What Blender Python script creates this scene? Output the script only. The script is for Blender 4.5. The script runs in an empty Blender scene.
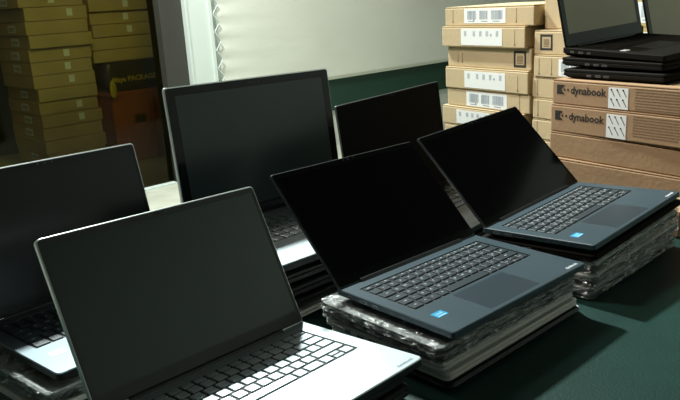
import bpy, bmesh, math, random
from mathutils import Vector, Matrix
random.seed(7)
C = bpy.context.scene.collection
PI = math.pi
R = math.radians
CAMZ = 1.243            # eye height; the table top lies 0.493 m lower
TABLE = 0.75

# ------------------------------------------------------------------ materials
def mat(name, col, rough=.5, metal=0., spec=.5, bump=0., bscale=60., var=0., vscale=8., coat=0., emit=None, estr=0., stretch=None, alpha=1.):
    m = bpy.data.materials.new(name); m.use_nodes = True
    nt = m.node_tree; b = nt.nodes['Principled BSDF']
    b.inputs['Base Color'].default_value = (*col, 1)
    b.inputs['Roughness'].default_value = rough
    b.inputs['Metallic'].default_value = metal
    b.inputs['Specular IOR Level'].default_value = spec
    b.inputs['Coat Weight'].default_value = coat
    tc = nt.nodes.new('ShaderNodeTexCoord')
    src = tc.outputs['Object']
    if stretch:
        mp = nt.nodes.new('ShaderNodeMapping'); mp.inputs['Scale'].default_value = stretch
        nt.links.new(src, mp.inputs['Vector']); src = mp.outputs['Vector']
    if var:
        n = nt.nodes.new('ShaderNodeTexNoise'); n.inputs['Scale'].default_value = vscale; n.inputs['Detail'].default_value = 5
        nt.links.new(src, n.inputs['Vector'])
        r = nt.nodes.new('ShaderNodeMapRange'); r.inputs['From Min'].default_value = .3; r.inputs['From Max'].default_value = .7
        r.inputs['To Min'].default_value = 1 - var; r.inputs['To Max'].default_value = 1 + var
        nt.links.new(n.outputs['Fac'], r.inputs['Value'])
        v = nt.nodes.new('ShaderNodeVectorMath'); v.operation = 'SCALE'; v.inputs[0].default_value = col
        nt.links.new(r.outputs['Result'], v.inputs['Scale']); nt.links.new(v.outputs['Vector'], b.inputs['Base Color'])
    if bump:
        n2 = nt.nodes.new('ShaderNodeTexNoise'); n2.inputs['Scale'].default_value = bscale; n2.inputs['Detail'].default_value = 4
        nt.links.new(src, n2.inputs['Vector'])
        bp = nt.nodes.new('ShaderNodeBump'); bp.inputs['Strength'].default_value = bump; bp.inputs['Distance'].default_value = .01
        nt.links.new(n2.outputs['Fac'], bp.inputs['Height']); nt.links.new(bp.outputs['Normal'], b.inputs['Normal'])
    if emit:
        b.inputs['Emission Color'].default_value = (*emit, 1); b.inputs['Emission Strength'].default_value = estr
    return m

M = {}
M['silver'] = mat('silver_aluminium', (.66, .74, .76), .40, .85, var=.03, vscale=4)
M['silver_key'] = mat('silver_key_plastic', (.62, .70, .72), .42, .8, var=.02)
M['silver_edge'] = mat('silver_rim', (.85, .88, .86), .38, .85)
M['navy'] = mat('dark_blue_magnesium', (.044, .072, .088), .42, .15, var=.06, vscale=12)
M['navy_key'] = mat('blue_black_key', (.028, .040, .048), .42)
M['navy_pad'] = mat('dark_touchpad', (.026, .040, .050), .36)
M['silver_pad'] = mat('silver_touchpad', (.60, .68, .70), .36, .8)
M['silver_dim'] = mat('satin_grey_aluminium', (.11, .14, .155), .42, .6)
M['well'] = mat('keyboard_well_black', (.010, .011, .012), .6)
M['legend'] = mat('key_legend_white', (.62, .70, .72), .5)
M['black'] = mat('black_plastic', (.012, .013, .013), .38, var=.15, vscale=20)
M['black_matte'] = mat('matte_black_plastic', (.010, .009, .007), .7, spec=.06, bump=.1, bscale=400)
M['bezel_matte'] = mat('charcoal_bezel', (.030, .032, .028), .5)
M['bezel_gloss'] = mat('gloss_black_bezel', (.004, .005, .005), .12, spec=.25)
M['screen_gloss'] = mat('gloss_black_screen', (.0015, .0015, .002), .10, spec=.25)
M['screen_matte'] = mat('matte_dark_green_screen', (.026, .040, .032), .32, spec=.5)
M['screen_mid'] = mat('semi_gloss_screen', (.020, .034, .034), .25, spec=.42)
M['screen_left'] = mat('dark_gloss_screen', (.003, .005, .005), .2, spec=.28)
M['screen_old'] = mat('screen_olive_reflection', (.40, .35, .20), .3)  # olive base colour stands in for lit cardboard reflected in the screen
M['gunmetal'] = mat('gunmetal_rim', (.10, .11, .11), .35, .5)
M['gray'] = mat('grey_laptop_shell', (.28, .29, .28), .45, .2, var=.08)
M['pale'] = mat('pale_silver_shell', (.66, .65, .59), .4, .15, var=.04)
M['port'] = mat('port_metal', (.35, .36, .36), .3, .7)
M['porthole'] = mat('port_hole', (.004, .004, .004), .7)
M['rubber'] = mat('rubber', (.02, .02, .02), .8)
M['blue_sticker'] = mat('blue_sticker', (.03, .34, .62), .35)
M['sticker_pale'] = mat('pale_blue_sticker_print', (.40, .72, .85), .35)
M['white_sticker'] = mat('white_sticker', (.75, .80, .80), .4)
M['card'] = mat('cardboard', (.36, .235, .135), .85, var=.07, vscale=5, bump=.08, bscale=90, spec=.2)
M['card_pale'] = mat('pale_cardboard', (.52, .41, .25), .85, var=.06, vscale=5, bump=.08, bscale=90, spec=.2)
M['card_old'] = mat('old_cardboard', (.50, .37, .16), .85, var=.12, vscale=4, bump=.08, bscale=90, spec=.2)
M['card_end'] = mat('orange_cardboard', (.50, .30, .11), .85, var=.08, vscale=5, spec=.2)
M['paper'] = mat('white_label_paper', (.80, .82, .80), .55)
M['ink'] = mat('black_ink', (.02, .018, .015), .6)
M['ink_brown'] = mat('faded_brown_ink', (.20, .13, .075), .7)
M['ink_blue'] = mat('grey_blue_ink', (.30, .36, .42), .6)
M['cloth'] = mat('dark_green_tablecloth', (.0060, .036, .028), .5, var=.12, vscale=14, bump=.12, bscale=300, spec=.4)
M['tarp'] = mat('off_white_tarpaulin', (.73, .76, .68), .5, var=.04, vscale=1.5, bump=.35, bscale=5, stretch=(1, 1, 2.2))
M['green_band'] = mat('dark_green_band', (.007, .043, .025), .55, var=.1, vscale=3)
M['wall'] = mat('grey_wall_paint', (.58, .62, .56), .7, var=.05, vscale=2)
M['white_frame'] = mat('white_frame_paint', (.62, .70, .66), .45, var=.03, vscale=3)
M['taupe'] = mat('taupe_post_paint', (.036, .036, .029), .6, var=.06, vscale=3)
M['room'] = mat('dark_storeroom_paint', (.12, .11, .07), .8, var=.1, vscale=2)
M['floor'] = mat('pale_concrete', (.46, .47, .39), .6, var=.12, vscale=6, bump=.1, bscale=30)
M['floor_store'] = mat('olive_storeroom_floor', (.40, .37, .20), .6, var=.1, vscale=3)
M['crate'] = mat('orange_plastic_crate', (.42, .10, .03), .5, var=.08)
M['bag'] = mat('black_plastic_bag', (.014, .014, .016), .35, bump=.6, bscale=18)
M['yellow'] = mat('yellow_print', (.60, .46, .05), .5)
M['tube'] = mat('lamp_tube_glow', (1, 1, 1), .5, emit=(.93, 1, .96), estr=9)
M['steel'] = mat('galvanised_steel', (.4, .41, .42), .4, .8)
M['ceil'] = mat('dark_ceiling_paint', (.05, .052, .05), .9)

def film():
    m = bpy.data.materials.new('clear_crinkled_film'); m.use_nodes = True
    nt = m.node_tree; nt.nodes.clear()
    out = nt.nodes.new('ShaderNodeOutputMaterial'); mix = nt.nodes.new('ShaderNodeMixShader'); mix2 = nt.nodes.new('ShaderNodeMixShader')
    tr = nt.nodes.new('ShaderNodeBsdfTransparent'); gl = nt.nodes.new('ShaderNodeBsdfGlossy'); df = nt.nodes.new('ShaderNodeBsdfDiffuse')
    gl.inputs['Roughness'].default_value = .16; gl.inputs['Color'].default_value = (.95, .97, .97, 1)
    df.inputs['Color'].default_value = (.78, .79, .76, 1)
    tr.inputs['Color'].default_value = (.93, .94, .93, 1)
    tc = nt.nodes.new('ShaderNodeTexCoord'); mp = nt.nodes.new('ShaderNodeMapping'); mp.inputs['Scale'].default_value = (1, 1, 1.6)
    mp.inputs['Rotation'].default_value = (.4, .3, .6)
    nt.links.new(tc.outputs['Object'], mp.inputs['Vector'])
    n = nt.nodes.new('ShaderNodeTexNoise'); n.inputs['Scale'].default_value = 26; n.inputs['Detail'].default_value = 3; n.inputs['Distortion'].default_value = 3.2
    nt.links.new(mp.outputs['Vector'], n.inputs['Vector'])
    bp = nt.nodes.new('ShaderNodeBump'); bp.inputs['Strength'].default_value = 1; bp.inputs['Distance'].default_value = .02
    nt.links.new(n.outputs['Fac'], bp.inputs['Height'])
    nt.links.new(bp.outputs['Normal'], gl.inputs['Normal']); nt.links.new(bp.outputs['Normal'], df.inputs['Normal'])
    rr = nt.nodes.new('ShaderNodeMapRange'); rr.inputs['From Min'].default_value = .35; rr.inputs['From Max'].default_value = .7
    rr.inputs['To Min'].default_value = .04; rr.inputs['To Max'].default_value = .66
    nt.links.new(n.outputs['Fac'], rr.inputs['Value'])
    nt.links.new(rr.outputs['Result'], mix.inputs['Fac'])
    mix2.inputs['Fac'].default_value = .55
    nt.links.new(df.outputs[0], mix2.inputs[1]); nt.links.new(gl.outputs[0], mix2.inputs[2])
    nt.links.new(tr.outputs[0], mix.inputs[1]); nt.links.new(mix2.outputs[0], mix.inputs[2])
    nt.links.new(mix.outputs[0], out.inputs['Surface'])
    return m
M['film'] = film()

# ------------------------------------------------------------------ object helpers
def obj(name, bm, mats, parent=None, smooth=False, label=None):
    me = bpy.data.meshes.new(name)
    bmesh.ops.recalc_face_normals(bm, faces=bm.faces)
    bm.to_mesh(me); bm.free()
    if smooth:
        for p in me.polygons: p.use_smooth = True
    if not isinstance(mats, (list, tuple)): mats = [mats]
    for m in mats: me.materials.append(m)
    o = bpy.data.objects.new(name, me); C.objects.link(o)
    if parent: o.parent = parent
    if label: o['label'] = label
    return o

def thing(name, label, cat, loc, rot=(0, 0, 0), group=None):
    o = bpy.data.objects.new(name, None); C.objects.link(o); o.empty_display_size = .05
    o.location = loc; o.rotation_euler = rot
    o['label'] = label; o['category'] = cat
    if group: o['group'] = group
    return o

def tag(o, label, cat, group=None):
    o['label'] = label; o['category'] = cat
    if group: o['group'] = group
    return o

def box(bm, x0, x1, y0, y1, z0, z1, mi=0, mx=None):
    co = [(x, y, z) for z in (z0, z1) for y in (y0, y1) for x in (x0, x1)]
    vs = [bm.verts.new(mx @ Vector(c) if mx else c) for c in co]
    for f in ((0, 2, 3, 1), (4, 5, 7, 6), (0, 1, 5, 4), (2, 6, 7, 3), (0, 4, 6, 2), (1, 3, 7, 5)):
        fc = bm.faces.new([vs[i] for i in f]); fc.material_index = mi
    return vs

def bevbox(x0, x1, y0, y1, z0, z1, b=.002, seg=2):
    bm = bmesh.new(); box(bm, x0, x1, y0, y1, z0, z1)
    bmesh.ops.bevel(bm, geom=bm.edges[:], offset=b, segments=seg, affect='EDGES', profile=.5)
    return bm

def rrect(x0, x1, y0, y1, r, n=5):
    pts = []
    for cx, cy, a0 in ((x1 - r, y1 - r, 0), (x0 + r, y1 - r, 90), (x0 + r, y0 + r, 180), (x1 - r, y0 + r, 270)):
        for i in range(n + 1):
            a = R(a0 + 90 * i / n); pts.append((cx + r * math.cos(a), cy + r * math.sin(a)))
    return pts

def slab(bm, loops, mi=0, mx=None, cap=True):
    """loops: list of (points2d, z) rings with equal counts, skinned bottom to top."""
    rings = []
    for pts, z in loops:
        rings.append([bm.verts.new(mx @ Vector((p[0], p[1], z)) if mx else (p[0], p[1], z)) for p in pts])
    for a, b in zip(rings, rings[1:]):
        n = len(a)
        for i in range(n):
            f = bm.faces.new((a[i], a[(i + 1) % n], b[(i + 1) % n], b[i])); f.material_index = mi
    if cap:
        f = bm.faces.new(list(reversed(rings[0]))); f.material_index = mi
        f = bm.faces.new(rings[-1]); f.material_index = mi
    return rings

def rslab(bm, x0, x1, y0, y1, z0, z1, r, e=.0015, mi=0, mx=None):
    slab(bm, [(rrect(x0 + e, x1 - e, y0 + e, y1 - e, r), z0), (rrect(x0, x1, y0, y1, r), z0 + e),
              (rrect(x0, x1, y0, y1, r), z1 - e), (rrect(x0 + e, x1 - e, y0 + e, y1 - e, r), z1)], mi, mx)

def framebm(bm, outer, inner, z0, z1, mi=0, mx=None):
    """flat ring between two loops with equal counts, extruded z0..z1"""
    def ring(p, z): return [bm.verts.new(mx @ Vector((q[0], q[1], z)) if mx else (q[0], q[1], z)) for q in p]
    ot, it, ob, ib = ring(outer, z1), ring(inner, z1), ring(outer, z0), ring(inner, z0)
    n = len(ot)
    for i in range(n):
        j = (i + 1) % n
        for q in ((ot[i], ot[j], it[j], it[i]), (ob[j], ob[i], ib[i], ib[j]), (ot[j], ot[i], ob[i], ob[j]), (it[i], it[j], ib[j], ib[i])):
            f = bm.faces.new(q); f.material_index = mi

_txt = {}
def text_mesh(s, size, ext=.0, offset=0., align='CENTER'):
    """mesh datablock of a piece of lettering lying in its XY plane"""
    key = (s, size, ext, offset, align)
    if key in _txt: return _txt[key]
    cu = bpy.data.curves.new('lettering', 'FONT'); cu.body = s; cu.size = size; cu.extrude = ext; cu.offset = offset
    cu.align_x = align; cu.align_y = 'CENTER'; cu.resolution_u = 2
    o = bpy.data.objects.new('lettering', cu); C.objects.link(o)
    dg = bpy.context.evaluated_depsgraph_get(); dg.update()
    me = bpy.data.meshes.new_from_object(o.evaluated_get(dg)); me.materials.clear()
    bpy.data.objects.remove(o); bpy.data.curves.remove(cu)
    _txt[key] = me
    return me

def add_text(bm, s, size, mx, mi=0, ext=0., offset=0., align='CENTER'):
    me = text_mesh(s, size, ext, offset, align)
    vs = [bm.verts.new(mx @ v.co) for v in me.vertices]
    for p in me.polygons:
        if len(set(p.vertices)) >= 3: bm.faces.new([vs[k] for k in p.vertices]).material_index = mi

# ------------------------------------------------------------------ laptops
ROWS = [
    [('esc', 1)] + [('F%d' % i, 1) for i in range(1, 13)] + [('home', 1), ('del', 1)],
    [('`', 1)] + [(c, 1) for c in '1234567890-='] + [('bksp', 2)],
    [('tab', 1.5)] + [(c, 1) for c in 'QWERTYUIOP[]'] + [('ENT', 1.5)],
    [('caps', 1.75)] + [(c, 1) for c in "ASDFGHJKL;'#"] + [('ENT2', 1.25)],
    [('shift', 1.25), ('\\', 1)] + [(c, 1) for c in 'ZXCVBNM,./'] + [('shift', 2.75)],
    [('ctrl', 1.25), ('fn', 1), ('win', 1), ('alt', 1), (' ', 5.25), ('alt', 1), ('ctrl', 1.5), ('<', 1), ('^v', 1), ('>', 1)],
]
_keycache = {}
def key_mesh(txt, w, d, kmat, kn):
    k = (txt, round(w, 5), round(d, 5), kn)
    if k in _keycache: return _keycache[k]
    bm = bmesh.new()
    e = .0007
    slab(bm, [(rrect(-w/2, w/2, -d/2, d/2, .0013, 2), 0), (rrect(-w/2, w/2, -d/2, d/2, .0013, 2), .0011),
              (rrect(-w/2 + e, w/2 - e, -d/2 + e, d/2 - e, .0012, 2), .0017)])
    if txt.strip():
        s = .0052 if len(txt) == 1 else .0034
        if d < .012: s = .0036
        dx = -w * .16 if len(txt) == 1 else 0
        add_text(bm, txt, s, Matrix.Translation((dx, d * .05, .00185)), 1, offset=.00012)
    me = bpy.data.meshes.new('key'); bm.to_mesh(me); bm.free()
    me.materials.append(kmat[0]); me.materials.append(kmat[1])
    _keycache[k] = me
    return me

def open_laptop(P, name='open_laptop'):
    """P: pos, yaw, lid, tilt, W, D, L and finish"""
    W, D, L = P['W'], P['D'], P['L']; h = W / 2; t = P.get('t', .016)
    x, y, z = P['pos']
    M3 = Matrix.Rotation(R(P['yaw']), 4, 'Z') @ Matrix.Rotation(R(P['tp']), 4, 'X') @ Matrix.Rotation(R(P['tr']), 4, 'Y')
    # the fitted point is the top of the deck at the hinge: the Empty sits at the underside
    base = Vector((x, y, z + CAMZ)) + M3 @ Vector((0, -D / 2, -t))
    r = thing(name, P['label'], 'laptop', base, M3.to_euler(), P.get('group'))
    S = Matrix.Translation((0, D / 2, t))            # deck frame -> thing frame
    # chassis with a keyboard well
    sc = W / .3225
    kw = 15 * .0183 * sc; kx0 = -kw / 2 - .002 * sc; ky1 = -.026 * sc - .003
    rowh = [.0115 * sc] + [.0183 * sc] * 5
    kd = sum(rowh)
    bm = bmesh.new()
    rr = P.get('r', .010)
    n = 6
    outer = rrect(-h, h, -D, 0, rr, n); inn = rrect(kx0 - .002, kx0 + kw + .002, ky1 - kd - .002, ky1 + .002, .003, n)
    e = .0012
    oin = rrect(-h + e, h - e, -D + e, -e, rr, n)
    bot = rrect(-h + .008, h - .008, -D + .010, -.006, rr, n)
    slab(bm, [(bot, -t + .002), (rrect(-h, h, -D, 0, rr, n), -t * .55), (outer, -e), (oin, 0)], 0, S, cap=False)
    for f_ in bm.faces:
        if max(v.co.z for v in f_.verts) < t - e * .5: f_.material_index = 1
    # floor of chassis
    f = bm.faces.new([bm.verts.new(S @ Vector((p[0], p[1], -t + .002))) for p in bot]); f.material_index = 0
    a = [bm.verts.new(S @ Vector((p[0], p[1], 0))) for p in oin]
    b = [bm.verts.new(S @ Vector((p[0], p[1], 0))) for p in inn]
    c = [bm.verts.new(S @ Vector((p[0], p[1], -.0018))) for p in inn]
    N = len(a)
    for i in range(N):
        j = (i + 1) % N
        bm.faces.new((a[i], a[j], b[j], b[i])); bm.faces.new((b[i], b[j], c[j], c[i]))
    bmesh.ops.remove_doubles(bm, verts=bm.verts[:], dist=1e-6)
    obj('chassis', bm, [P['deck'], P.get('under', P['deck'])], r)
    # rubber feet
    for sx in (-1, 1):
        for yy in (-.02, -D + .028):
            bm = bmesh.new(); rslab(bm, sx * h * .8 - .014, sx * h * .8 + .014, yy - .004, yy + .004, -t, -t + .0025, .0035, .0004, 0, S)
            obj('rubber_foot', bm, M['rubber'], r)
    # keyboard
    bm = bmesh.new(); rslab(bm, kx0 - .0019, kx0 + kw + .0019, ky1 - kd - .0019, ky1 + .0019, -.0032, -.0014, .003, .0003, 0, S)
    tray = obj('keyboard_tray', bm, M['well'], r)
    if P.get('keys', True):
        yy = ky1; g = P.get('gap', .0026) * sc
        for ri, row in enumerate(ROWS):
            xx = kx0
            for txt, w in row:
                ww = w * .0183 * sc; dd = rowh[ri]
                parts = [(txt, ww, dd, xx + ww / 2, yy - dd / 2)]
                if txt == '^v':
                    parts = [('^', ww, dd / 2, xx + ww / 2, yy - dd / 4), ('v', ww, dd / 2, xx + ww / 2, yy - dd * .75)]
                for tx, w_, d_, cx, cy in parts:
                    tx = {'ENT': '', 'ENT2': 'enter', 'win': '+'}.get(tx, tx)
                    gg = g if d_ > .012 else g * .6
                    km = key_mesh(tx, w_ - g, d_ - gg, P['key'], P['kname'])
                    k = bpy.data.objects.new('key', km); C.objects.link(k); k.parent = tray
                    k.location = S @ Vector((cx, cy, -.0014))
                xx += ww
            yy -= rowh[ri]
    # touchpad
    tw, td = .118 * sc, .066 * sc; tx = -.012 * sc; ty1 = ky1 - kd - .008 * sc
    bm = bmesh.new(); rslab(bm, tx - tw/2, tx + tw/2, ty1 - td, ty1, -.001, .0002, .003, .0001, 0, S)
    obj('touchpad', bm, P['pad'], r)
    # stickers and printed mark on the palm rest
    if P.get('sticker'):
        sx, sy = -.130 * sc, -.166 * sc
        bm = bmesh.new(); rslab(bm, sx - .0105, sx + .0105, sy - .0075, sy + .0075, 0, .0003, .001, .0001, 0, S)
        add_text(bm, 'intel', .0075, S @ Matrix.Translation((sx, sy + .0015, .00035)), 1, offset=.0002)
        box(bm, sx - .008, sx + .008, sy - .0060, sy - .0035, .0003, .00034, 1, S)
        obj('sticker', bm, P['sticker'], r, label=P.get('sticker_label'))
    if P.get('logo'):
        bm = bmesh.new()
        add_text(bm, 'dynabook', .0075, S @ Matrix.Translation((h - .026, -D + .0095, .0003)), 0, offset=.0002)
        obj('printed_logo', bm, P['logo'], r)
    # ports on both sides
    for sx, lst in ((-1, ((-.03, .011), (-.055, .013), (-.078, .009))), (1, ((-.04, .013), (-.065, .009), (-.10, .006)))):
        for py, pw in lst:
            bm = bmesh.new(); xa = sx * (h + .0004); xb = sx * (h - .0035)
            box(bm, min(xa, xb), max(xa, xb), py - pw/2, py + pw/2, -t * .5, -t * .5 + .0042, 0, S)
            box(bm, sx * h + (-.0002 if sx < 0 else -.0005) - (.0003 if sx < 0 else -.0008), sx * h + (.0005 if sx < 0 else .0006), py - pw/2 + .001, py + pw/2 - .001, -t*.5 + .001, -t*.5 + .0032, 1, S)
            obj('port', bm, [M['port'], M['porthole']], r)
    # lid: frame with origin on the deck at the hinge, local X right, Y up the lid, Z towards the user
    phi = R(P['lid']); up = Vector((0, -math.cos(phi), math.sin(phi))); nz = Vector((0, -math.sin(phi), -math.cos(phi)))
    LM = Matrix(((1, up.x, nz.x, 0), (0, up.y, nz.y, P['hy']), (0, up.z, nz.z, .0015), (0, 0, 0, 1)))
    LM = S @ LM
    th = P.get('th', .0055)
    bm = bmesh.new()
    lo = rrect(-h, h, -.001, L, rr * .8, n); li = rrect(-h + .001, h - .001, 0, L - .001, rr * .8, n)
    slab(bm, [(li, -th), (lo, -th + .0012), (lo, -.0006), (rrect(-h + .0007, h - .0007, -.0005, L - .0007, rr * .8, n), 0)], 0, LM)
    obj('lid_shell', bm, P['rim'], r)
    sb = P.get('side', .006); tb = P.get('top', .010); bb = P.get('bot', .014)
    bm = bmesh.new()
    framebm(bm, rrect(-h + .0018, h - .0018, .0006, L - .0020, rr * .7, n), rrect(-h + sb, h - sb, bb, L - tb, .001, n), 0, .0009, 0, LM)
    bz = obj('screen_bezel', bm, P['bezel'], r)
    bm = bmesh.new(); rslab(bm, -.0026, .0026, L - tb * .5 - .0022, L - tb * .5 + .0022, .0007, .0011, .002, .0001, 0, LM)
    box(bm, .010, .0125, L - tb*.5 - .0008, L - tb*.5 + .0008, .0008, .0011, 1, LM)
    box(bm, -.0125, -.010, L - tb*.5 - .0008, L - tb*.5 + .0008, .0008, .0011, 1, LM)
    obj('webcam', bm, [M['black'], M['gunmetal']], bz)
    bm = bmesh.new(); box(bm, -h + sb - .0005, h - sb + .0005, bb - .0005, L - tb + .0005, -.0004, .0004, 0, LM)
    obj('screen_panel', bm, P['screen'], r)
    # hinge barrel
    bm = bmesh.new()
    mx = S @ Matrix.Translation((0, P['hy'] + .001, -.0005)) @ Matrix.Rotation(PI/2, 4, 'Y')
    bmesh.ops.create_cone(bm, cap_ends=True, segments=20, radius1=.0048, radius2=.0048, depth=W * .74, matrix=mx)
    obj('hinge', bm, M['black'], r, smooth=False)
    return r

def closed_laptop(name, label, pos, yaw, W, D, t, shell, tp=0, tr=0, film=False, group=None, r0=.010, low=None, seed=0, flare=.004):
    x, y, z = pos
    M3 = Matrix.Rotation(R(yaw), 4, 'Z') @ Matrix.Rotation(R(tp), 4, 'X') @ Matrix.Rotation(R(tr), 4, 'Y')
    r = thing(name, label, 'laptop', (x, y, z), M3.to_euler(), group)
    h = W / 2; d = D / 2; e = .002
    tb = t * .62
    bm = bmesh.new()
    slab(bm, [(rrect(-h + .008, h - .008, -d + .008, d - .008, r0), .0015), (rrect(-h, h, -d, d, r0), tb * .5), (rrect(-h, h, -d, d, r0), tb - .001), (rrect(-h + .001, h - .001, -d + .001, d - .001, r0), tb)], 0)
    obj('base', bm, low or shell, r)
    bm = bmesh.new()
    slab(bm, [(rrect(-h + .0015, h - .0015, -d + .0015, d - .003, r0), tb + .0006), (rrect(-h, h, -d, d, r0), tb + .0018), (rrect(-h, h, -d, d, r0), t - e), (rrect(-h + e * 1.3, h - e * 1.3, -d + e * 1.3, d - e * 1.3, r0), t)], 0)
    obj('lid', bm, shell, r)
    bm = bmesh.new(); box(bm, -h + .02, h - .02, -d + .004, d - .004, tb - .001, tb + .0012)
    obj('screen_gasket', bm, M['rubber'], r)
    for sx in (-1, 1):
        for yy in (-d + .028, d - .02):
            bm = bmesh.new(); rslab(bm, sx * h * .8 - .014, sx * h * .8 + .014, yy - .004, yy + .004, 0, .0022, .0035, .0004)
            obj('rubber_foot', bm, M['rubber'], r)
    # ports on both short sides
    for sx, lst in ((-1, ((.06, .012), (.035, .014), (.012, .014))), (1, ((.05, .013), (.028, .013), (-.005, .006)))):
        for py, pw in lst:
            bm = bmesh.new(); a, b = sorted((sx * (h + .0006), sx * (h - .003)))
            box(bm, a, b, py - pw / 2, py + pw / 2, tb * .45, tb * .45 + .0046, 0)
            a, b = sorted((sx * (h + .0009), sx * (h + .0003)))
            box(bm, a, b, py - pw / 2 + .0012, py + pw / 2 - .0012, tb * .45 + .0012, tb * .45 + .0034, 1)
            obj('port', bm, [M['port'], M['porthole']], r)
    if film:
        rnd = random.Random(seed); bm = bmesh.new(); f = .0014
        nx, ny = 46, 32
        ring_pts = rrect(-h - f, h + f, -d - f, d + f, r0 + f, 4)
        # densify the outline so the film can wrinkle
        dense = []
        for i in range(len(ring_pts)):
            a = Vector(ring_pts[i]); b = Vector(ring_pts[(i + 1) % len(ring_pts)]); L_ = (b - a).length; k = max(1, int(L_ / .006))
            for j in range(k): dense.append(a.lerp(b, j / k))
        N = len(dense); rings = []
        ph = [rnd.random() * 6.28 for _ in range(6)]
        for li, (zz, ins) in enumerate(((-.0002, .012), (.001, .001), (t * .3, -.0005), (t * .5, flare * .35), (t * .7, .0), (t * .95, -.0002), (t + .0012, .002), (t + .0014, .012))):
            ring = []
            for i, p in enumerate(dense):
                nrm = Vector((p.x, p.y)).normalized()
                u = i / N * 2 * PI
                wob = .0014 * math.sin(u * 37 + ph[0] + li * .9) + .0012 * math.sin(u * 71 + ph[1] - li * 1.7) + rnd.uniform(-.0016, .0016)
                if 0 < li < 7: q = p + nrm * (abs(wob) - ins * (1 if ins > 0 and li in (0, 7) else -.5))
                else: q = Vector((max(-h + .01, min(h - .01, p.x)), max(-d + .01, min(d - .01, p.y))))
                ring.append(bm.verts.new((q.x, q.y, zz + (rnd.uniform(-.0006, .0006) if 1 < li < 6 else 0))))
            rings.append(ring)
        for a, b in zip(rings, rings[1:]):
            for i in range(N): bm.faces.new((a[i], a[(i + 1) % N], b[(i + 1) % N], b[i]))
        bm.faces.new(rings[-1])
        obj('plastic_sleeve', bm, M['film'], r, label='clear crinkled plastic sleeve')
    return r

NK = (M['navy_key'], M['legend']); SK = (M['silver_key'], M['silver_key'])
BK = (M['navy_key'], M['legend'])
SIL = dict(under=M['black'], deck=M['silver'], key=SK, kname='s', pad=M['silver_pad'], rim=M['silver_edge'], bezel=M['bezel_matte'], screen=M['screen_matte'], r=.0075, gap=.0036, th=.0075)
NAV = dict(deck=M['navy'], key=NK, kname='n', pad=M['navy_pad'], rim=M['gunmetal'], bezel=M['bezel_gloss'], screen=M['screen_gloss'], r=.0045, gap=.0032)
G = 'open laptops on display on the green cloth'
LA = dict(SIL, pos=(-.181, .848, -.438), yaw=46.7, lid=113.8, tp=-2.7, tr=1.9, hy=-.0091, W=.3253, D=.2213, L=.2079, t=.017, logo=M['ink_blue'],
          label='silver laptop nearest the camera, its keyboard half in white light, screen dark green', group=G, bot=.017, side=.006)
LC = dict(NAV, pos=(.106, 1.093, -.407), yaw=42.3, lid=135.3, tp=1.0, tr=.6, hy=-.0071, W=.3219, D=.2141, L=.2070, t=.016, sticker=[M['blue_sticker'], M['sticker_pale']], sticker_label='bright blue sticker', logo=M['white_sticker'],
          label='dark blue laptop in the middle, pitch black screen leaning far back, on silver laptops', group=G)
LD = dict(NAV, pos=(.367, 1.344, -.401), yaw=42.9, lid=131.9, tp=-2.9, tr=-2.6, hy=-.0081, W=.3231, D=.2139, L=.2066, t=.016, sticker=[M['blue_sticker'], M['sticker_pale']], sticker_label='bright blue sticker', logo=M['white_sticker'],
          label='dark blue laptop beside the printed cardboard boxes, on a tall film-wrapped stack', group=G)
LE = dict(SIL, pos=(-.138, 1.364, -.390), yaw=44.8, lid=97.1, tp=.2, tr=1.2, hy=-.0099, W=.3896, D=.2593, L=.2558, t=.020, bezel=M['bezel_gloss'], screen=M['screen_mid'], side=.019, top=.016, bot=.022,
          label='largest laptop with a tall upright screen and wide glossy black border', group=G)
k = 1.075
LF = dict(NAV, pos=(.135 * k, 1.536 * k, -.429 * k), yaw=48.0, lid=96.5, tp=.2, tr=-.9, hy=-.0103, W=.3539 * k, D=.2371 * k, L=.2289 * k, t=.020, deck=M['black'], screen=M['black_matte'], bezel=M['black_matte'],
          label='rearmost black laptop, only its dull black screen showing beside the largest laptop', group=G, pad=M['black'])
LB = dict(SIL, pos=(-.414, 1.052, -.412), yaw=50.2, lid=105.7, tp=1.6, tr=1.6, hy=-.0093, W=.3208, D=.2192, L=.2081, t=.017, screen=M['screen_left'], bezel=M['bezel_gloss'], key=BK, kname='n', deck=M['silver_dim'], pad=M['silver_dim'], sticker=[M['white_sticker'], M['paper']], sticker_label='sticker with white glare put into its colour',  # the sticker's white colour stands in for glare
          label='silver laptop cut off by the left edge of the view, behind the nearest one', group=G)
for P in (LA, LC, LD, LE, LF, LB): open_laptop(P)

def stack(P, items, labels_ctx, group):
    """items from top to bottom: (thickness, material key, film, dx, dy, dW, dD, label)"""
    top = Vector((P['pos'][0], P['pos'][1], P['pos'][2] + CAMZ))
    M3 = Matrix.Rotation(R(P['yaw']), 4, 'Z') @ Matrix.Rotation(R(P['tp']), 4, 'X') @ Matrix.Rotation(R(P['tr']), 4, 'Y')
    cen = top + M3 @ Vector((0, -P['D'] / 2, -P['t']))
    H = cen.z - TABLE - .003
    tot = sum(i[0] for i in items); s = H / tot
    zc = cen.z; fr = 1.
    for n, (t, mk, fl, dx, dy, W, D, lab) in enumerate(items):
        t *= s; fr = max(0, (zc - TABLE) / H) ** 1.0; zc -= t
        tp, tr = P['tp'] * fr, P['tr'] * fr
        off = Matrix.Rotation(R(P['yaw']), 4, 'Z') @ Vector((dx, dy, 0))
        closed_laptop('closed_laptop', lab, (cen.x + off.x, cen.y + off.y, zc), P['yaw'], W, D, t - .0012 if not fl else t - .003, M[mk], tp, tr, fl, group, low=M['black'] if fl else None, seed=n * 7 + int(P['W'] * 1000))
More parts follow.
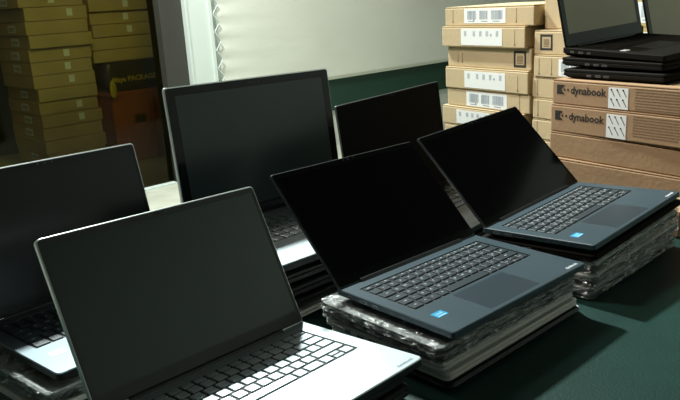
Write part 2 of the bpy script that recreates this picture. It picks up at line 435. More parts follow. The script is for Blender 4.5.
stack(LC, [(.0165, 'gray', True, -.014, .014, .325, .222, 'film-wrapped grey laptop directly under the middle dark blue laptop'),
           (.0165, 'gray', True, -.010, .016, .325, .224, 'second film-wrapped grey laptop under the middle dark blue laptop'),
           (.018, 'pale', False, -.012, .014, .322, .222, 'bare pale silver laptop below the film-wrapped pair, middle stack'),
           (.018, 'pale', False, -.006, .010, .322, .222, 'lower bare pale silver laptop of the middle stack'),
           (.010, 'black', False, -.004, .008, .325, .224, 'thin black laptop at the bottom of the middle stack')], '', 'closed laptops stacked in the middle')
stack(LD, [(.013, 'black_matte', False, .004, .002, .335, .222, 'black laptop directly beneath the dark blue laptop by the boxes'),
           (.020, 'pale', True, .002, .006, .322, .222, 'film-wrapped laptop just below the black one, right-hand stack'),
           (.021, 'pale', True, .004, .006, .328, .222, 'film-wrapped laptop in the middle of the right-hand stack'),
           (.021, 'gray', True, .000, .008, .325, .222, 'film-wrapped laptop at the bottom of the right-hand stack')], '', 'closed laptops stacked beside the boxes')
stack(LA, [(.018, 'black', False, -.012, .014, .320, .215, 'black laptop directly under the nearest silver laptop'),
           (.018, 'black', False, -.006, .012, .322, .215, 'bottom black laptop under the nearest silver laptop')], '', 'closed black laptops at the front')
stack(LE, [(.022, 'black', False, 0, .004, .385, .255, 'top closed black laptop under the largest laptop'),
           (.022, 'black', False, .003, .003, .385, .255, 'second closed black laptop under the largest laptop'),
           (.020, 'black', False, -.003, .003, .385, .255, 'third closed black laptop under the largest laptop'),
           (.014, 'pale', False, .006, .002, .385, .258, 'pale silver laptop at the bottom below three black ones')], '', 'closed laptops under the largest laptop')
stack(LF, [(.02, 'black', False, 0, 0, .37, .25, 'closed black laptop hidden under the rearmost laptop')], '', 'closed laptops at the back')
stack(LB, [(.024, 'gray', True, -.012, .006, .328, .228, 'film-wrapped laptop under the leftmost silver laptop'),
           (.012, 'pale', False, -.020, .008, .330, .232, 'thin pale silver laptop under the film-wrapped one at left'),
           (.014, 'black', False, .004, -.004, .330, .226, 'black laptop second from the bottom of the left stack'),
           (.014, 'black', False, -.010, .004, .330, .226, 'black laptop at the bottom of the left stack')], '', 'closed laptops stacked at the left')

# ------------------------------------------------------------------ cardboard boxes
def carton(name, label, loc, yaw, W, D, H, cm, marks=(), group=None, seam='top', endm=None):
    """origin: centre of the underside; front face at y = -D/2"""
    r = thing(name, label, 'cardboard box', loc, (0, 0, R(yaw)), group)
    b = .003
    bm = bevbox(-W/2, W/2, -D/2, D/2, 0, H - .0035, b)
    obj('carton_body', bm, cm, r)
    bm = bmesh.new()   # lid panel, folded over the front and tucked at both ends
    box(bm, -W/2 + .001, W/2 - .001, -D/2 + .0005, D/2 - .001, H - .0034, H)
    bmesh.ops.bevel(bm, geom=bm.edges[:], offset=.0012, segments=2, affect='EDGES')
    obj('top_flap', bm, cm, r)
    F = Matrix.Translation((0, -D/2, 0)) @ Matrix.Rotation(PI/2, 4, 'X')      # face frame: x right, y up, z out of the front
    for mk in marks:
        kind = mk[0]
        if kind == 'label':           # x0,x1,y0,y1, rows
            _, x0, x1, y0, y1, style = mk
            bm = bmesh.new(); box(bm, x0, x1, y0, y1, 0, .0005, 0, F)
            o = obj('shipping_label', bm, M['paper'], r)
            bm = bmesh.new(); rnd = random.Random(style * 13 + 5)
            w = x1 - x0; hh = y1 - y0
            if style in (0, 2):
                for (a, b_) in ((.08, .30), (.38, .58), (.66, .92)):
                    xx = x0 + w * a
                    while xx < x0 + w * b_:
                        bw = rnd.choice((.0009, .0014, .0022)); box(bm, xx, xx + bw, y0 + hh * .25, y0 + hh * .85, .0005, .0007, 0, F); xx += bw + rnd.choice((.001, .0016))
                for a in (.10, .42, .70):
                    box(bm, x0 + w * a, x0 + w * (a + .16), y0 + hh * .10, y0 + hh * .16, .0005, .0007, 0, F)
                bmesh.ops.create_circle(bm, cap_ends=True, segments=16, radius=.0035, matrix=F @ Matrix.Translation((x0 + w * .24, y0 + hh * .18, .0008)))
            else:
                for yy in (.86,):
                    for a in (.08, .30, .46, .62, .86):
                        for q in range(4): box(bm, x0 + w * a + q * .0028, x0 + w * a + q * .0028 + .0012, y0 + hh * .55, y0 + hh * yy, .0005, .0007, 0, F)
                bmesh.ops.create_circle(bm, cap_ends=True, segments=16, radius=.0035, matrix=F @ Matrix.Translation((x0 + w * .74, y0 + hh * .62, .0008)))
            obj('barcode', bm, M['ink_blue'], o)
        elif kind == 'square':        # small framed code square with print in it
            _, cx, cy, s = mk
            bm = bmesh.new()
            o_ = [(cx - s, cy - s), (cx + s, cy - s), (cx + s, cy + s), (cx - s, cy + s)]; q = s * .72
            i_ = [(cx - q, cy - q), (cx + q, cy - q), (cx + q, cy + q), (cx - q, cy + q)]
            framebm(bm, o_, i_, 0, .0005, 0, F)
            for j in range(5): box(bm, cx - q * .6 + j * q * .27, cx - q * .6 + j * q * .27 + q * .13, cy - q * .5, cy + q * .6, 0, .0004, 1, F)
            box(bm, cx - q * .6, cx + q * .6, cy - q * .75, cy - q * .62, 0, .0004, 1, F)
            obj('printed_square', bm, [M['ink'], M['ink_brown']], r)
        elif kind == 'edgeprint':     # upright line of small print near the end of a carton
            _, cx, cy, hgt = mk
            bm = bmesh.new(); box(bm, cx - .0007, cx + .0007, cy - hgt / 2, cy + hgt / 2, 0, .0004, 0, F)
            bmesh.ops.create_circle(bm, cap_ends=True, segments=12, radius=.003, matrix=F @ Matrix.Translation((cx, cy - hgt * .45, .0005)))
            obj('edge_print', bm, M['ink_brown'], r)
        elif kind == 'tiny':          # small white sticker
            _, x0, x1, y0, y1 = mk
            bm = bmesh.new(); box(bm, x0, x1, y0, y1, 0, .0005, 0, F); obj('white_sticker', bm, M['paper'], r)
        elif kind == 'brand':
            _, xm, ym, s = mk         # xm: left of the mark, ym: centre, s: mark size
            bm = bmesh.new()
            # square mark with a round bite out of its right side
            N = 10; pts = [(xm, ym - s / 2), (xm + s, ym - s / 2)]
            rr_ = s * .34
            pts += [(xm + s, ym - rr_)] + [(xm + s - rr_ * math.sin(PI * i / N), ym - rr_ * math.cos(PI * i / N)) for i in range(1, N)] + [(xm + s, ym + rr_)]
            pts += [(xm + s, ym + s / 2), (xm, ym + s / 2)]
            bm.faces.new([bm.verts.new(F @ Vector((p[0], p[1], .0005))) for p in pts])
            for dx, rd in ((s * 1.02, s * .13), (s * 1.5, s * .13)):
                bmesh.ops.create_circle(bm, cap_ends=True, segments=16, radius=rd, matrix=F @ Matrix.Translation((xm + dx, ym, .0005)))
            add_text(bm, 'dynabook', s * 1.12, F @ Matrix.Translation((xm + s * 1.85, ym - s * .02, .0005)), 0, offset=.0006, align='LEFT')
            obj('printed_logo', bm, M['ink'], r)
        elif kind == 'arrows':
            _, x0, x1, y0, y1 = mk
            bm = bmesh.new(); box(bm, x0, x1, y0, y1, 0, .0006, 0, F); o = obj('warning_label', bm, M['paper'], r)
            bm = bmesh.new(); w = x1 - x0; hh = y1 - y0
            for iy in (0, 1):
                for ix in (0, 1, 2):
                    ax, ay = x0 + w * (.14 + .3 * ix), y0 + hh * (.94 - .46 * iy)
                    L_ = hh * .36; dx, dy = .52, -.85
                    mx = F @ Matrix.Translation((ax, ay - .002, .0007)) @ Matrix.Rotation(math.atan2(dy, dx), 4, 'Z')
                    box(bm, 0, L_, -.0009, .0009, 0, .0002, 0, mx)
                    bmesh.ops.create_circle(bm, cap_ends=True, segments=10, radius=.0022, matrix=mx @ Matrix.Translation((0, 0, .0002)))
            obj('arrow_print', bm, M['ink'], o)
        elif kind == 'fine':
            _, x0, x1, y1, n, dy = mk
            bm = bmesh.new(); rnd = random.Random(3)
            for i in range(n):
                xx = x0
                end = x1 if i < n - 1 else x0 + (x1 - x0) * .65
                while xx < end:
                    ww = rnd.uniform(.005, .013); box(bm, xx, min(xx + ww, end), y1 - i * dy - .0011, y1 - i * dy + .0011, 0, .0004, 0, F); xx += ww + .0015
            obj('fine_print', bm, M['ink_brown'], r)
    return r

def place_face(px, py, yaw, W, D):
    """centre of the underside when the front-left upright edge stands at px, py"""
    a = R(yaw); ax = Vector((math.cos(a), math.sin(a))); ay = Vector((-math.sin(a), math.cos(a)))
    p = Vector((px, py)) + ax * W / 2 + ay * D / 2
    return p.x, p.y

# printed boxes at the right, four high
YB = -57.
zs = [-.2235, -.283, -.351, -.414, -.493]
ordn = ['topmost', 'second from top', 'third from top', 'bottom']
Wd, Dd = .47, .34
shift = [(0, 0), (-.004, -.002), (-.006, -.004), (-.010, -.014)]
blabs = ['topmost printed cardboard box under the black laptops, company lettering and arrow label',
         'second printed cardboard box with company lettering, just below the topmost one',
         'plain brown cardboard box directly below the two printed ones',
         'plain brown cardboard box at the bottom beside the dark blue laptop']
for i in range(4):
    H = zs[i] - zs[i + 1]; w = Wd; yw = [-57.5, -57, -55.5, -54.5][i]
    cx, cy = place_face(.540 + shift[i][0], 1.80 + shift[i][1], yw, w, Dd)
    mk = []
    if i < 2:
        ym = H * .60
        mk = [('brand', -w/2 + .014, ym, .0225), ('arrows', -w/2 + .163, -w/2 + .215, H * .04, H * .84), ('fine', -w/2 + .232, -w/2 + .40, H * .85, 8, .0062)]
    carton('cardboard_box', blabs[i], (cx, cy, zs[i + 1] + CAMZ), yw, w, Dd, H - .0008, M['card'], mk, 'brown boxes at the right')
# plain stack behind it, carrying the second open black laptop
for i in range(4):
    H = zs[i] - zs[i + 1]
    a = R(-57); off = Vector((-math.sin(a), math.cos(a))) * (Dd + .05)
    cx, cy = place_face(.540 + off.x, 1.80 + off.y, -57, .5, .40)
    carton('cardboard_box', 'brown cardboard box in the row behind the printed boxes', (cx, cy, zs[i + 1] + CAMZ), -57, .5, .40, H - .0008, M['card'], (), 'boxes behind the printed boxes')

# small carton squeezed between the film-wrapped stack and the printed boxes
carton('cardboard_box', 'small brown cardboard box at the right edge, beside the film-wrapped stack', ((1.472 - .538) * .70711, (1.472 + .538) * .70711, TABLE), 45, .105, .10, .052, M['card'], (), None)
# labelled stack
def zat(py, px, Y):           # helper constants come from the measured photograph
    return 0
Y2 = 2.43; X2 = .377
zl = [-.051, -.110, -.174, -.238, -.307, -.364, -.425, -.493]
wl = .356
marksets = [
    [('label', -.098, .078, .008, .052, 0), ('edgeprint', -.150, .030, .04), ('edgeprint', .12, .03, .04)],
    [('label', -.088, .088, .006, .056, 1), ('edgeprint', .138, .03, .045)],
    [('square', .134, .032, .024), ('edgeprint', -.13, .03, .03), ('edgeprint', -.11, .03, .03)],
    [('label', -.088, .088, .006, .058, 1), ('edgeprint', .138, .03, .045)],
    [('label', -.088, .088, .004, .051, 2), ('edgeprint', .138, .03, .045)],
    [('label', -.110, .040, .006, .050, 1)],
    [],
]
llabs = ['topmost pale cardboard box of the labelled pile, its lid brightly lit',
         'second box down in the labelled pile, wide white label at its left',
         'third box down in the labelled pile, black square printed at its right',
         'fourth box down in the labelled pile, white label in the middle',
         'fifth box down in the labelled pile, white label partly behind the black screen',
         'sixth box down in the labelled pile, sticking out to the left',
         'bottom box of the labelled pile, hidden behind the black screens']
jit = [(-.004, .002), (-.010, -.008), (.004, .004), (.001, -.006), (.006, -.003), (-.010, -.012), (0, -.012)]
for i in range(7):
    wl_ = wl + (.018 if i == 0 else 0); H = zl[i] - zl[i + 1]; a = R(-57); ax = Vector((math.cos(a), math.sin(a))); ay = Vector((-math.sin(a), math.cos(a)))
    o2 = ax * jit[i][0] + ay * jit[i][1]
    cx, cy = place_face(X2 + o2.x, Y2 + o2.y, -57, wl_, .30)
    carton('cardboard_box', llabs[i], (cx, cy, zl[i + 1] + CAMZ), -57, wl_, .30, H - .0008, M['card_pale'], marksets[i], 'pale boxes in the labelled pile')
# neighbouring stack
a = R(-57); ax = Vector((math.cos(a), math.sin(a))); ay = Vector((-math.sin(a), math.cos(a)))
zn = [-.122, -.190, -.253, -.313, -.373, -.433, -.493]
nm = [[('square', -.066, .034, .022)], [('label', -.02, .09, .006, .052, 0), ('edgeprint', -.09, .03, .045), ('edgeprint', -.045, .03, .045)], [('edgeprint', -.09, .03, .045), ('label', -.03, .09, .006, .05, 1)],
      [('edgeprint', -.09, .03, .045), ('label', -.03, .09, .006, .05, 1)], [('edgeprint', -.09, .03, .045)], []]
nlab = ['topmost box of the short pale pile, black square printed at its left', 'second box of the short pale pile, white barcode label beside the black laptops',
        'third box of the short pale pile beside the labelled pile', 'fourth box of the short pale pile, level with the upper lettering',
        'fifth box of the short pale pile, level with the lower lettering', 'bottom box of the short pale pile']
for i in range(6):
    H = zn[i] - zn[i + 1]
    p = Vector((X2, Y2)) + ax * (wl + .012 + [0, .004, -.002, .002, 0, 0][i]) + ay * [.006, 0, .002, 0, 0, 0][i]
    cx, cy = place_face(p.x, p.y, -57, .22, .19)
    carton('cardboard_box', nlab[i], (cx, cy, zn[i + 1] + CAMZ), -57, .22, .19, H - .0008, M['card_pale'], nm[i], 'pale boxes in the short pile')
p = Vector((X2, Y2)) + ax * (wl + .022) + ay * .035
cx, cy = place_face(p.x, p.y, -57, .15, .15)
carton('cardboard_box', 'tall pale box standing on the short pile beside the screen with the painted olive reflection', (cx, cy, zn[0] + CAMZ), -57, .15, .15, .17, M['card_pale'], (), 'pale boxes in the short pile')
# boxes far behind, seen between the two upper screens
for i in range(9):
    o = carton('cardboard_box', 'far cardboard box seen between the two upper black laptop screens', (1.75, 3.75, i * .145), -40, .55, .4, .144, M['card_old'],
           [('label', -.19, .0, .02, .12, 0)] if i < 8 else [] , 'far boxes behind the laptops')

# ------------------------------------------------------------------ old black laptops on the boxes
OLD = dict(deck=M['black_matte'], key=(M['black_matte'], M['bezel_matte']), kname='o', pad=M['black'], rim=M['black_matte'], bezel=M['bezel_matte'], screen=M['screen_old'], r=.006, side=.016, top=.016, bot=.030,
           W=.302, D=.275, L=.225, t=.022, tp=2.5, tr=-2.5, hy=-.012, lid=104, sticker=[M['white_sticker'], M['paper']])
yG = 33.
def oldlap(px, py, label, z):
    a = R(yG); q = Vector((px, py)) + Vector((math.cos(a), math.sin(a))) * .302 / 2
    return dict(OLD, pos=(q.x, q.y, z), yaw=yG, label=label)
ztop = -.2235
LG = oldlap(.566, 1.812, 'open black laptop with an olive reflection painted on its screen on top of the printed boxes', ztop + .080)
open_laptop(LG)
aG = R(yG)
LH = oldlap(.566 + .350 * math.cos(aG), 1.812 + .350 * math.sin(aG), 'second open black laptop, cut off by the right edge, beyond the first', ztop + .028)
LH['label'] = 'second open black laptop with an olive reflection painted on its screen, cut off by the right edge'
open_laptop(dict(LH, L=.27, tp=0, tr=0))
q = Matrix.Rotation(aG, 4, 'Z') @ Vector((0, -.1375, 0))
for i, (dx, dy, lab) in enumerate(((.0, .003, 'upper closed black laptop under the open one on the boxes'), (-.004, -.006, 'lower closed black laptop lying on the topmost printed box'))):
    o2 = Matrix.Rotation(aG, 4, 'Z') @ Vector((dx, dy - .1375, 0))
    closed_laptop('closed_laptop', lab, (LG['pos'][0] + o2.x, LG['pos'][1] + o2.y, CAMZ + ztop + .0235 * (1 - i) + .0004 + (.004 if i == 0 else 0)), yG, .302, .275, .0225, M['black_matte'], tp=1.0 * (1 - i), tr=-1.0 * (1 - i), group='closed black laptops on the printed boxes', r0=.006)

# ------------------------------------------------------------------ tables and cloths
def table(center, yaw, LX, LY, label_t, label_c, seamx=None, zt=TABLE):
    r = thing('folding_table', label_t, 'table', (center[0], center[1], 0), (0, 0, R(yaw)))
    obj('tabletop', bevbox(-LX/2, LX/2, -LY/2, LY/2, zt - .035, zt - .004, .004), M['pale'], r)
    for sx in (-1, 1):
        for sy in (-1, 1):
            bm = bmesh.new()
            bmesh.ops.create_cone(bm, cap_ends=True, segments=16, radius1=.015, radius2=.015, depth=zt - .036, matrix=Matrix.Translation((sx * (LX/2 - .12), sy * (LY/2 - .08), (zt - .036) / 2)))
            obj('leg', bm, M['steel'], r)
    # cloth
    bm = bmesh.new(); nx, ny = int(LX / .03), int(LY / .03); e = .004
    vs = {}
    for i in range(nx + 1):
        for j in range(ny + 1):
            x = -LX/2 - e + (LX + 2*e) * i / nx; y = -LY/2 - e + (LY + 2*e) * j / ny
            z = zt - .0008 - .0006 * abs(math.sin(x * 9 + y * 5))
            vs[i, j] = bm.verts.new((x, y, z))
    for i in range(nx):
        for j in range(ny): bm.faces.new((vs[i, j], vs[i + 1, j], vs[i + 1, j + 1], vs[i, j + 1]))
    per = [(i, 0) for i in range(nx)] + [(nx, j) for j in range(ny)] + [(nx - i, ny) for i in range(nx)] + [(0, ny - j) for j in range(ny)]
    prev = [vs[p] for p in per]
    for li in range(1, 9):
        ring = []
        for n, p in enumerate(per):
            c = vs[p].co; nrm = Vector((0, 0, 0))
            if p[1] == 0: nrm.y -= 1
            if p[1] == ny: nrm.y += 1
            if p[0] == 0: nrm.x -= 1
            if p[0] == nx: nrm.x += 1
            if nrm.length: nrm.normalize()
            dz = (zt - .012) * li / 8; am = .009 * min(1, li / 4)
            q = c + nrm * (am * (1.1 + math.sin(n * .55)) + .004 * min(1, li)); q.z = c.z - dz
            ring.append(bm.verts.new(q))
        for n in range(len(per)):
            m_ = (n + 1) % len(per); bm.faces.new((prev[n], prev[m_], ring[m_], ring[n]))
        prev = ring
    o = obj('tablecloth', bm, M['cloth'], None, smooth=True)
    o.location = (center[0], center[1], 0); o.rotation_euler = (0, 0, R(yaw))
    tag(o, label_c, 'tablecloth')
    return r
def uv(u, v): return ((u - v) * .70711, (u + v) * .70711)
u0, u1, v0, v1 = -1.0, 1.485, -.02, 1.21
table(uv((u0 + u1) / 2, (v0 + v1) / 2), 45, u1 - u0, v1 - v0, 'long folding table under the dark green cloth in front', 'dark green cloth carrying the open laptops and their stacks')
table(uv(2.035, .72), 45, .97, 1.50, 'small folding table under the rear boxes', 'dark green cloth beneath the cardboard box piles')

# ------------------------------------------------------------------ setting
def struct(name, bm, m):
    o = obj(name, bm, m); o['kind'] = 'structure'; return o
WY = 42.; wa = R(WY)
P0 = Vector((-1.18, 5.23, 0))
WM = Matrix.Translation(P0) @ Matrix.Rotation(wa, 4, 'Z')       # wall frame: x along wall, y behind it, z up
CE = 3.9
bm = bmesh.new(); box(bm, -9, 9, -4, 12, -.05, 0)
struct('floor', bm, M['floor'])
bm = bmesh.new(); box(bm, -3.6, 1.4, .13, 2.4, 0, .004, 0, WM)
struct('trim_1', bm, M['floor_store'])['label'] = 'olive floor covering inside the storeroom'
bm = bmesh.new(); box(bm, -3.4, -.02, -.03, .03, 0, .012, 0, WM)
struct('trim_2', bm, M['white_frame'])['label'] = 'pale threshold strip at the storeroom opening'
bm = bmesh.new(); box(bm, .30, 9, .0, .12, 0, CE, 0, WM); struct('wall_back', bm, M['wall'])
bm = bmesh.new(); box(bm, -3.6, .30, .0, .12, 2.5, CE, 0, WM); struct('wall_front', bm, M['taupe'])
bm = bmesh.new(); box(bm, -7, -3.4, 0, .12, 0, CE, 0, WM); struct('wall_left', bm, M['wall'])
bm = bmesh.new(); box(bm, 0, .18, -.02, .14, 0, 2.5, 0, WM); struct('trim_3', bm, M['taupe'])['label'] = 'taupe upright post of the opening'
bm = bmesh.new(); box(bm, .18, .40, -.05, .12, 0, 3.2, 0, WM); box(bm, .18, .20, -.062, -.05, 0, 3.2, 0, WM); box(bm, .375, .40, -.062, -.05, 0, 3.2, 0, WM); box(bm, .40, .50, -.012, 0, .5, 3.2, 0, WM)
struct('trim_4', bm, M['white_frame'])['label'] = 'white upright frame beside the tarpaulin'
# tinted glass pane of the opening
gm = bpy.data.materials.new('tinted_glass'); gm.use_nodes = True; gn = gm.node_tree; gn.nodes.clear()
go = gn.nodes.new('ShaderNodeOutputMaterial'); gx = gn.nodes.new('ShaderNodeMixShader'); gt = gn.nodes.new('ShaderNodeBsdfTransparent'); gg = gn.nodes.new('ShaderNodeBsdfGlossy'); gf = gn.nodes.new('ShaderNodeFresnel')
gt.inputs['Color'].default_value = (.66, .67, .52, 1); gg.inputs['Roughness'].default_value = .03; gf.inputs['IOR'].default_value = 1.2
gn.links.new(gf.outputs[0], gx.inputs[0]); gn.links.new(gt.outputs[0], gx.inputs[1]); gn.links.new(gg.outputs[0], gx.inputs[2]); gn.links.new(gx.outputs[0], go.inputs['Surface'])
bm = bmesh.new(); box(bm, -3.4, 0, .05, .056, .012, 2.5, 0, WM); struct('window_1', bm, gm)['label'] = 'dark tinted glass in front of the storeroom'
# storeroom shell
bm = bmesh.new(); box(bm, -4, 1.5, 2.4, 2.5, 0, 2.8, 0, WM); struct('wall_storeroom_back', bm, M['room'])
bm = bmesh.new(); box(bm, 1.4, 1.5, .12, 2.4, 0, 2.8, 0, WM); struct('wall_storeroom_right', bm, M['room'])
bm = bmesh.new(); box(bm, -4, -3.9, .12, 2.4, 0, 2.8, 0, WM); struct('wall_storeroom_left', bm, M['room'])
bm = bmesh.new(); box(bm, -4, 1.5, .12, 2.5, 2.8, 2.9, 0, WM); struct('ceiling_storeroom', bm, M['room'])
bm = bmesh.new(); box(bm, -9, 9, -5, 12, CE, CE + .1); struct('ceiling', bm, M['ceil'])
# dark green band along the foot of the tarpaulin
bm = bmesh.new(); box(bm, .44, 8, -.02, 0, CAMZ - .935, CAMZ - .62, 0, WM); struct('trim_5', bm, M['green_band'])['label'] = 'dark green band on the wall below the tarpaulin'
# tarpaulin: wavy sheet with a lashed left edge
bm = bmesh.new(); nx, nz = 180, 70; z0, z1 = CAMZ - .667, 3.1; x0, x1 = .43, 7.5
vs = {}
for i in range(nx + 1):
    for j in range(nz + 1):
        u = i / nx; zz = z0 + (z1 - z0) * j / nz
        sc_ = abs(math.sin(zz * PI / .13)) * .035
        uu = u ** 1.6
        x = x0 + (x1 - x0) * uu + sc_ * max(0, 1 - uu * 25) * 1.0
        d = math.exp(-(x - x0) / .14)
        pull = math.cos(zz * 2 * PI / .13)
        y = -.045 - .010 * d * pull - .003 * math.sin(x * 2.1 + zz * 3.3) * math.sin(zz * 4.2 - x * .7) - .004 * math.sin(x * 3.3 + zz * 5) - .005 * math.sin(zz * 4 + x * 2.3)
        vs[i, j] = bm.verts.new(WM @ Vector((x, y, zz)))
for i in range(nx):
    for j in range(nz): bm.faces.new((vs[i, j], vs[i + 1, j], vs[i + 1, j + 1], vs[i, j + 1]))
tp = obj('tarpaulin', bm, M['tarp'], None, smooth=True)
sm = tp.modifiers.new('thickness', 'SOLIDIFY'); sm.thickness = .0015
tag(tp, 'large off-white tarpaulin hung on the back wall, laced along its left edge', 'tarpaulin')
# lacing rope between eyelets
bm = bmesh.new(); prevp = None
zz = z0 + .02; side = 0; pts = []
while zz < 3.05:
    pts.append(Vector((.405 if side else .455, -.066, zz))); side = 1 - side; zz += .065
for a_, b_ in zip(pts, pts[1:]):
    dv = (b_ - a_); mx = WM @ Matrix.Translation((a_ + b_) / 2) @ dv.to_track_quat('Z', 'Y').to_matrix().to_4x4()
    bmesh.ops.create_cone(bm, cap_ends=True, segments=8, radius1=.004, radius2=.004, depth=dv.length, matrix=mx)
obj('lacing_rope', bm, M['white_frame'], tp, label='white lacing rope')

# ------------------------------------------------------------------ storeroom contents
YS = 42.; asx = Vector((math.cos(R(YS)), math.sin(R(YS)))); asy = Vector((-math.sin(R(YS)), math.cos(R(YS))))
TH = .100
def store_stack(corner, n, z0, W, D, group, where, stick, side_labels=False, seed=1):
    """corner: front-right upright edge"""
    rnd = random.Random(seed)
    for i in range(n):
        j1, j2 = rnd.uniform(-.02, .02), rnd.uniform(-.015, .015)
        w = W + rnd.uniform(-.012, .012)
        c = Vector(corner) - asx * (w / 2 + j1) + asy * (D / 2 + j2)
        mk = []
        if i in stick: mk = [('tiny', stick[i], stick[i] + .045, TH * .25, TH * .78)]
        mk.append(('edgeprint', w / 2 - .03, TH * .5, .05))
        lab = '%s box %s' % (ORD[n - 1 - i] if n <= len(ORD) else 'stacked', where)
        if i in stick: lab = '%s box with a small white sticker %s' % (ORD[n - 1 - i], where)
        r = carton('cardboard_box', lab, (c.x, c.y, z0 + i * TH), YS, w, D, TH - .003, M['card_old'], mk, group)
        if side_labels and i % 5 != 2:
            bm = bmesh.new(); box(bm, -w/2 - .0008, -w/2 + .0002, -.12 + rnd.uniform(-.02, .02), .04, .02, TH - .025)
            s_ = obj('side_label', bm, M['paper'], r)
            bm = bmesh.new()
            for q_ in range(6): box(bm, -w/2 - .0011, -w/2 - .0007, -.09 + q_ * .02, -.08 + q_ * .02, .03, TH - .04)
            obj('barcode', bm, M['ink_brown'], s_)
ORD = ['topmost', 'second', 'third', 'fourth', 'fifth', 'sixth', 'seventh', 'eighth', 'ninth', 'tenth', 'eleventh', 'twelfth', 'thirteenth', 'fourteenth', 'fifteenth']
store_stack((-1.885, 5.90), 14, .004, .48, .66, 'storeroom boxes in the left pile', 'in the left pile of the dim storeroom',
            {13: -.02, 12: .08, 9: .02, 8: .02, 7: .03, 5: .06, 4: .05}, True, 3)
zc = CAMZ - .40 + .02
store_stack((-1.455, 6.36), 6, .845, .58, .40, 'storeroom boxes in the right pile', 'in the right pile of the dim storeroom',
            {4: .0, 3: .0, 2: .0}, False, 5)
store_stack((-2.75, 5.60), 9, .004, .50, .40, 'storeroom boxes at the far left', 'in the low pile at the left edge of the storeroom', {}, True, 9)
# crate with a black bag on it
cc = Vector((-1.44, 6.30)) - asx * .25 + asy * .21
cr = thing('plastic_crate', 'dark orange plastic crate on the storeroom floor under the black bag', 'crate', (cc.x, cc.y, .004), (0, 0, R(YS)))
bm = bmesh.new()
Hc = .58
box(bm, -.24, .24, -.20, -.18, 0, Hc * .55); box(bm, -.24, -.055, -.20, -.18, Hc * .55, Hc * .68); box(bm, .055, .24, -.20, -.18, Hc * .55, Hc * .68); box(bm, -.24, .24, -.20, -.18, Hc * .68, Hc)
box(bm, -.24, .24, .18, .20, 0, Hc); box(bm, -.24, -.22, -.18, .18, 0, Hc); box(bm, .22, .24, -.18, .18, 0, Hc); box(bm, -.22, .22, -.18, .18, 0, .02)
for s_ in (-.13, .13): box(bm, s_ - .008, s_ + .008, -.208, -.20, 0, Hc)
obj('crate_body', bm, M['crate'], cr)
bm = bmesh.new(); box(bm, -.25, .25, -.21, .21, Hc - .02, Hc + .015); bmesh.ops.bevel(bm, geom=bm.edges[:], offset=.006, segments=2, affect='EDGES')
obj('crate_lid', bm, M['crate'], cr)
bg = thing('plastic_bag', 'black plastic bag with yellow lettering lying between boxes and orange crate', 'bag', (cc.x, cc.y, .004 + Hc + .016), (0, 0, R(YS)))
bm = bmesh.new(); HB = .24
bmesh.ops.create_cube(bm, size=1, matrix=Matrix.Translation((0, 0, HB / 2)) @ Matrix.Diagonal((.53, .43, HB, 1)))
bmesh.ops.subdivide_edges(bm, edges=bm.edges[:], cuts=9, use_grid_fill=True)
for v in bm.verts:
    s_ = 1 - .10 * abs(2 * v.co.z / HB - 1) ** 2
    v.co.x *= s_ + .012 * math.sin(v.co.z * 40 + v.co.y * 20); v.co.y *= s_ + .010 * math.sin(v.co.x * 35 + v.co.z * 25)
obj('bag_body', bm, M['bag'], bg, smooth=True)
bm = bmesh.new()
add_text(bm, 'Maya PACKAGE', .058, Matrix.Translation((-.025, -.2285, HB * .42)) @ Matrix.Rotation(PI/2, 4, 'X'), 0, ext=.001, offset=.0015)
obj('printed_lettering', bm, M['yellow'], bg)
bm = bmesh.new()
bmesh.ops.create_uvsphere(bm, u_segments=14, v_segments=8, radius=1, matrix=Matrix.Translation((-.225, -.232, .03)) @ Matrix.Diagonal((.03, .012, .075, 1)))
obj('yellow_tag', bm, M['yellow'], bg, smooth=True)

# ------------------------------------------------------------------ lamps
def lamp_fixture(loc, yaw, L_, label):
    r = thing('ceiling_lamp', label, 'lamp', loc, (0, 0, R(yaw)), 'tube lamps overhead')
    bm = bmesh.new(); box(bm, -L_/2, L_/2, -.06, .06, .03, .07); obj('housing', bm, M['steel'], r)
    bm = bmesh.new(); bmesh.ops.create_cone(bm, cap_ends=True, segments=14, radius1=.014, radius2=.014, depth=L_ * .96, matrix=Matrix.Translation((0, 0, .012)) @ Matrix.Rotation(PI/2, 4, 'Y')); obj('tube', bm, M['tube'], r)
    return r
def area(name, loc, target, sx, sy, power, col=(1, 1, 1), spread=None):
    l = bpy.data.lights.new(name, 'AREA'); l.shape = 'RECTANGLE'; l.size = sx; l.size_y = sy; l.energy = power; l.color = col
    if spread: l.spread = R(spread)
    o = bpy.data.objects.new(name, l); C.objects.link(o); o.location = loc
    o.rotation_euler = (Vector(target) - Vector(loc)).to_track_quat('-Z', 'Y').to_euler()
    return o
cool = (.90, 1.0, .96)
key = Vector((-1.14, 3.66, 3.75))
area('key_lamp', key, (.05, 1.2, .8), .20, .20, 330, cool)
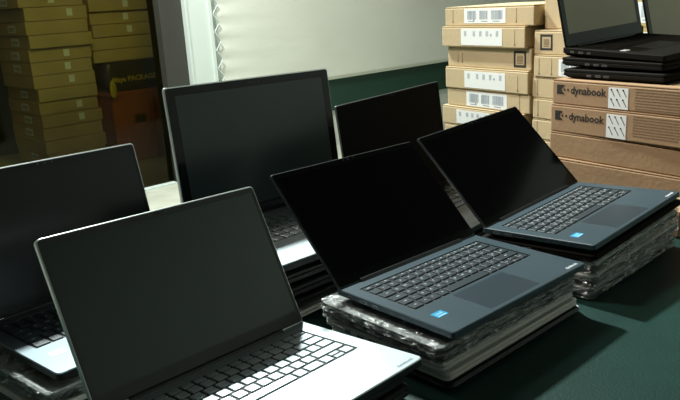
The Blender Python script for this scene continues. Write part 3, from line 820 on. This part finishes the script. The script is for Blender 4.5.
area('wall_fill', (-.9, 3.9, 3.2), (.3, 6.0, 1.1), 1.2, .3, 95, (1.0, .98, .90))  # unseen light added to brighten the tarpaulin and wall
area('room_fill', (1.6, -1.8, 3.6), (.4, 1.6, .7), 2.2, 1.2, 3, (.95, 1, .97))  # weak fill added behind the camera, no fixture there
area('box_fill', (-1.3, 1.9, 3.3), (.75, 1.85, 1.0), .5, .5, 7.5, (1, .93, .84), spread=50)  # narrow unseen light added just for the cardboard boxes
area('side_wall_fill', (3.3, 1.6, 3.5), (4.5, 1.6, 1.6), .3, 3.0, 16, (.92, 1, .95), spread=110)  # added light for the wall that the screens reflect
bm = bmesh.new(); box(bm, 4.6, 4.7, -5, 6.5, 0, CE); struct('reflected_wall', bm, M['wall'])  # unseen wall added so the screens have something lit to reflect
st = WM @ Vector((-1.3, .9, 2.6))
area('storeroom_lamp', st, WM @ Vector((-1.3, 1.6, .5)), .8, .3, 3.4, (1, .90, .62))

w = bpy.data.worlds.new('room_air'); bpy.context.scene.world = w; w.use_nodes = True
w.node_tree.nodes['Background'].inputs['Color'].default_value = (.75, .85, .80, 1)
w.node_tree.nodes['Background'].inputs['Strength'].default_value = .04

# ------------------------------------------------------------------ camera
cam = bpy.data.cameras.new('camera'); co = bpy.data.objects.new('camera', cam); C.objects.link(co)
cam.sensor_width = 36; cam.lens = 729.9 / 680 * 36; cam.clip_start = .02
p, r = R(15.5), R(-3.466)
f = Vector((0, math.cos(p), -math.sin(p))); rt = Vector((1, 0, 0)); up = rt.cross(f)
rt2 = math.cos(r) * rt + math.sin(r) * up; up2 = rt2.cross(f)
co.matrix_world = Matrix(((rt2.x, up2.x, -f.x, 0), (rt2.y, up2.y, -f.y, 0), (rt2.z, up2.z, -f.z, CAMZ), (0, 0, 0, 1)))
sc = bpy.context.scene; sc.camera = co
sc.view_settings.view_transform = 'Standard'; sc.view_settings.look = 'None'; sc.view_settings.gamma = 1; sc.view_settings.exposure = 0
sc.view_settings.use_curve_mapping = False
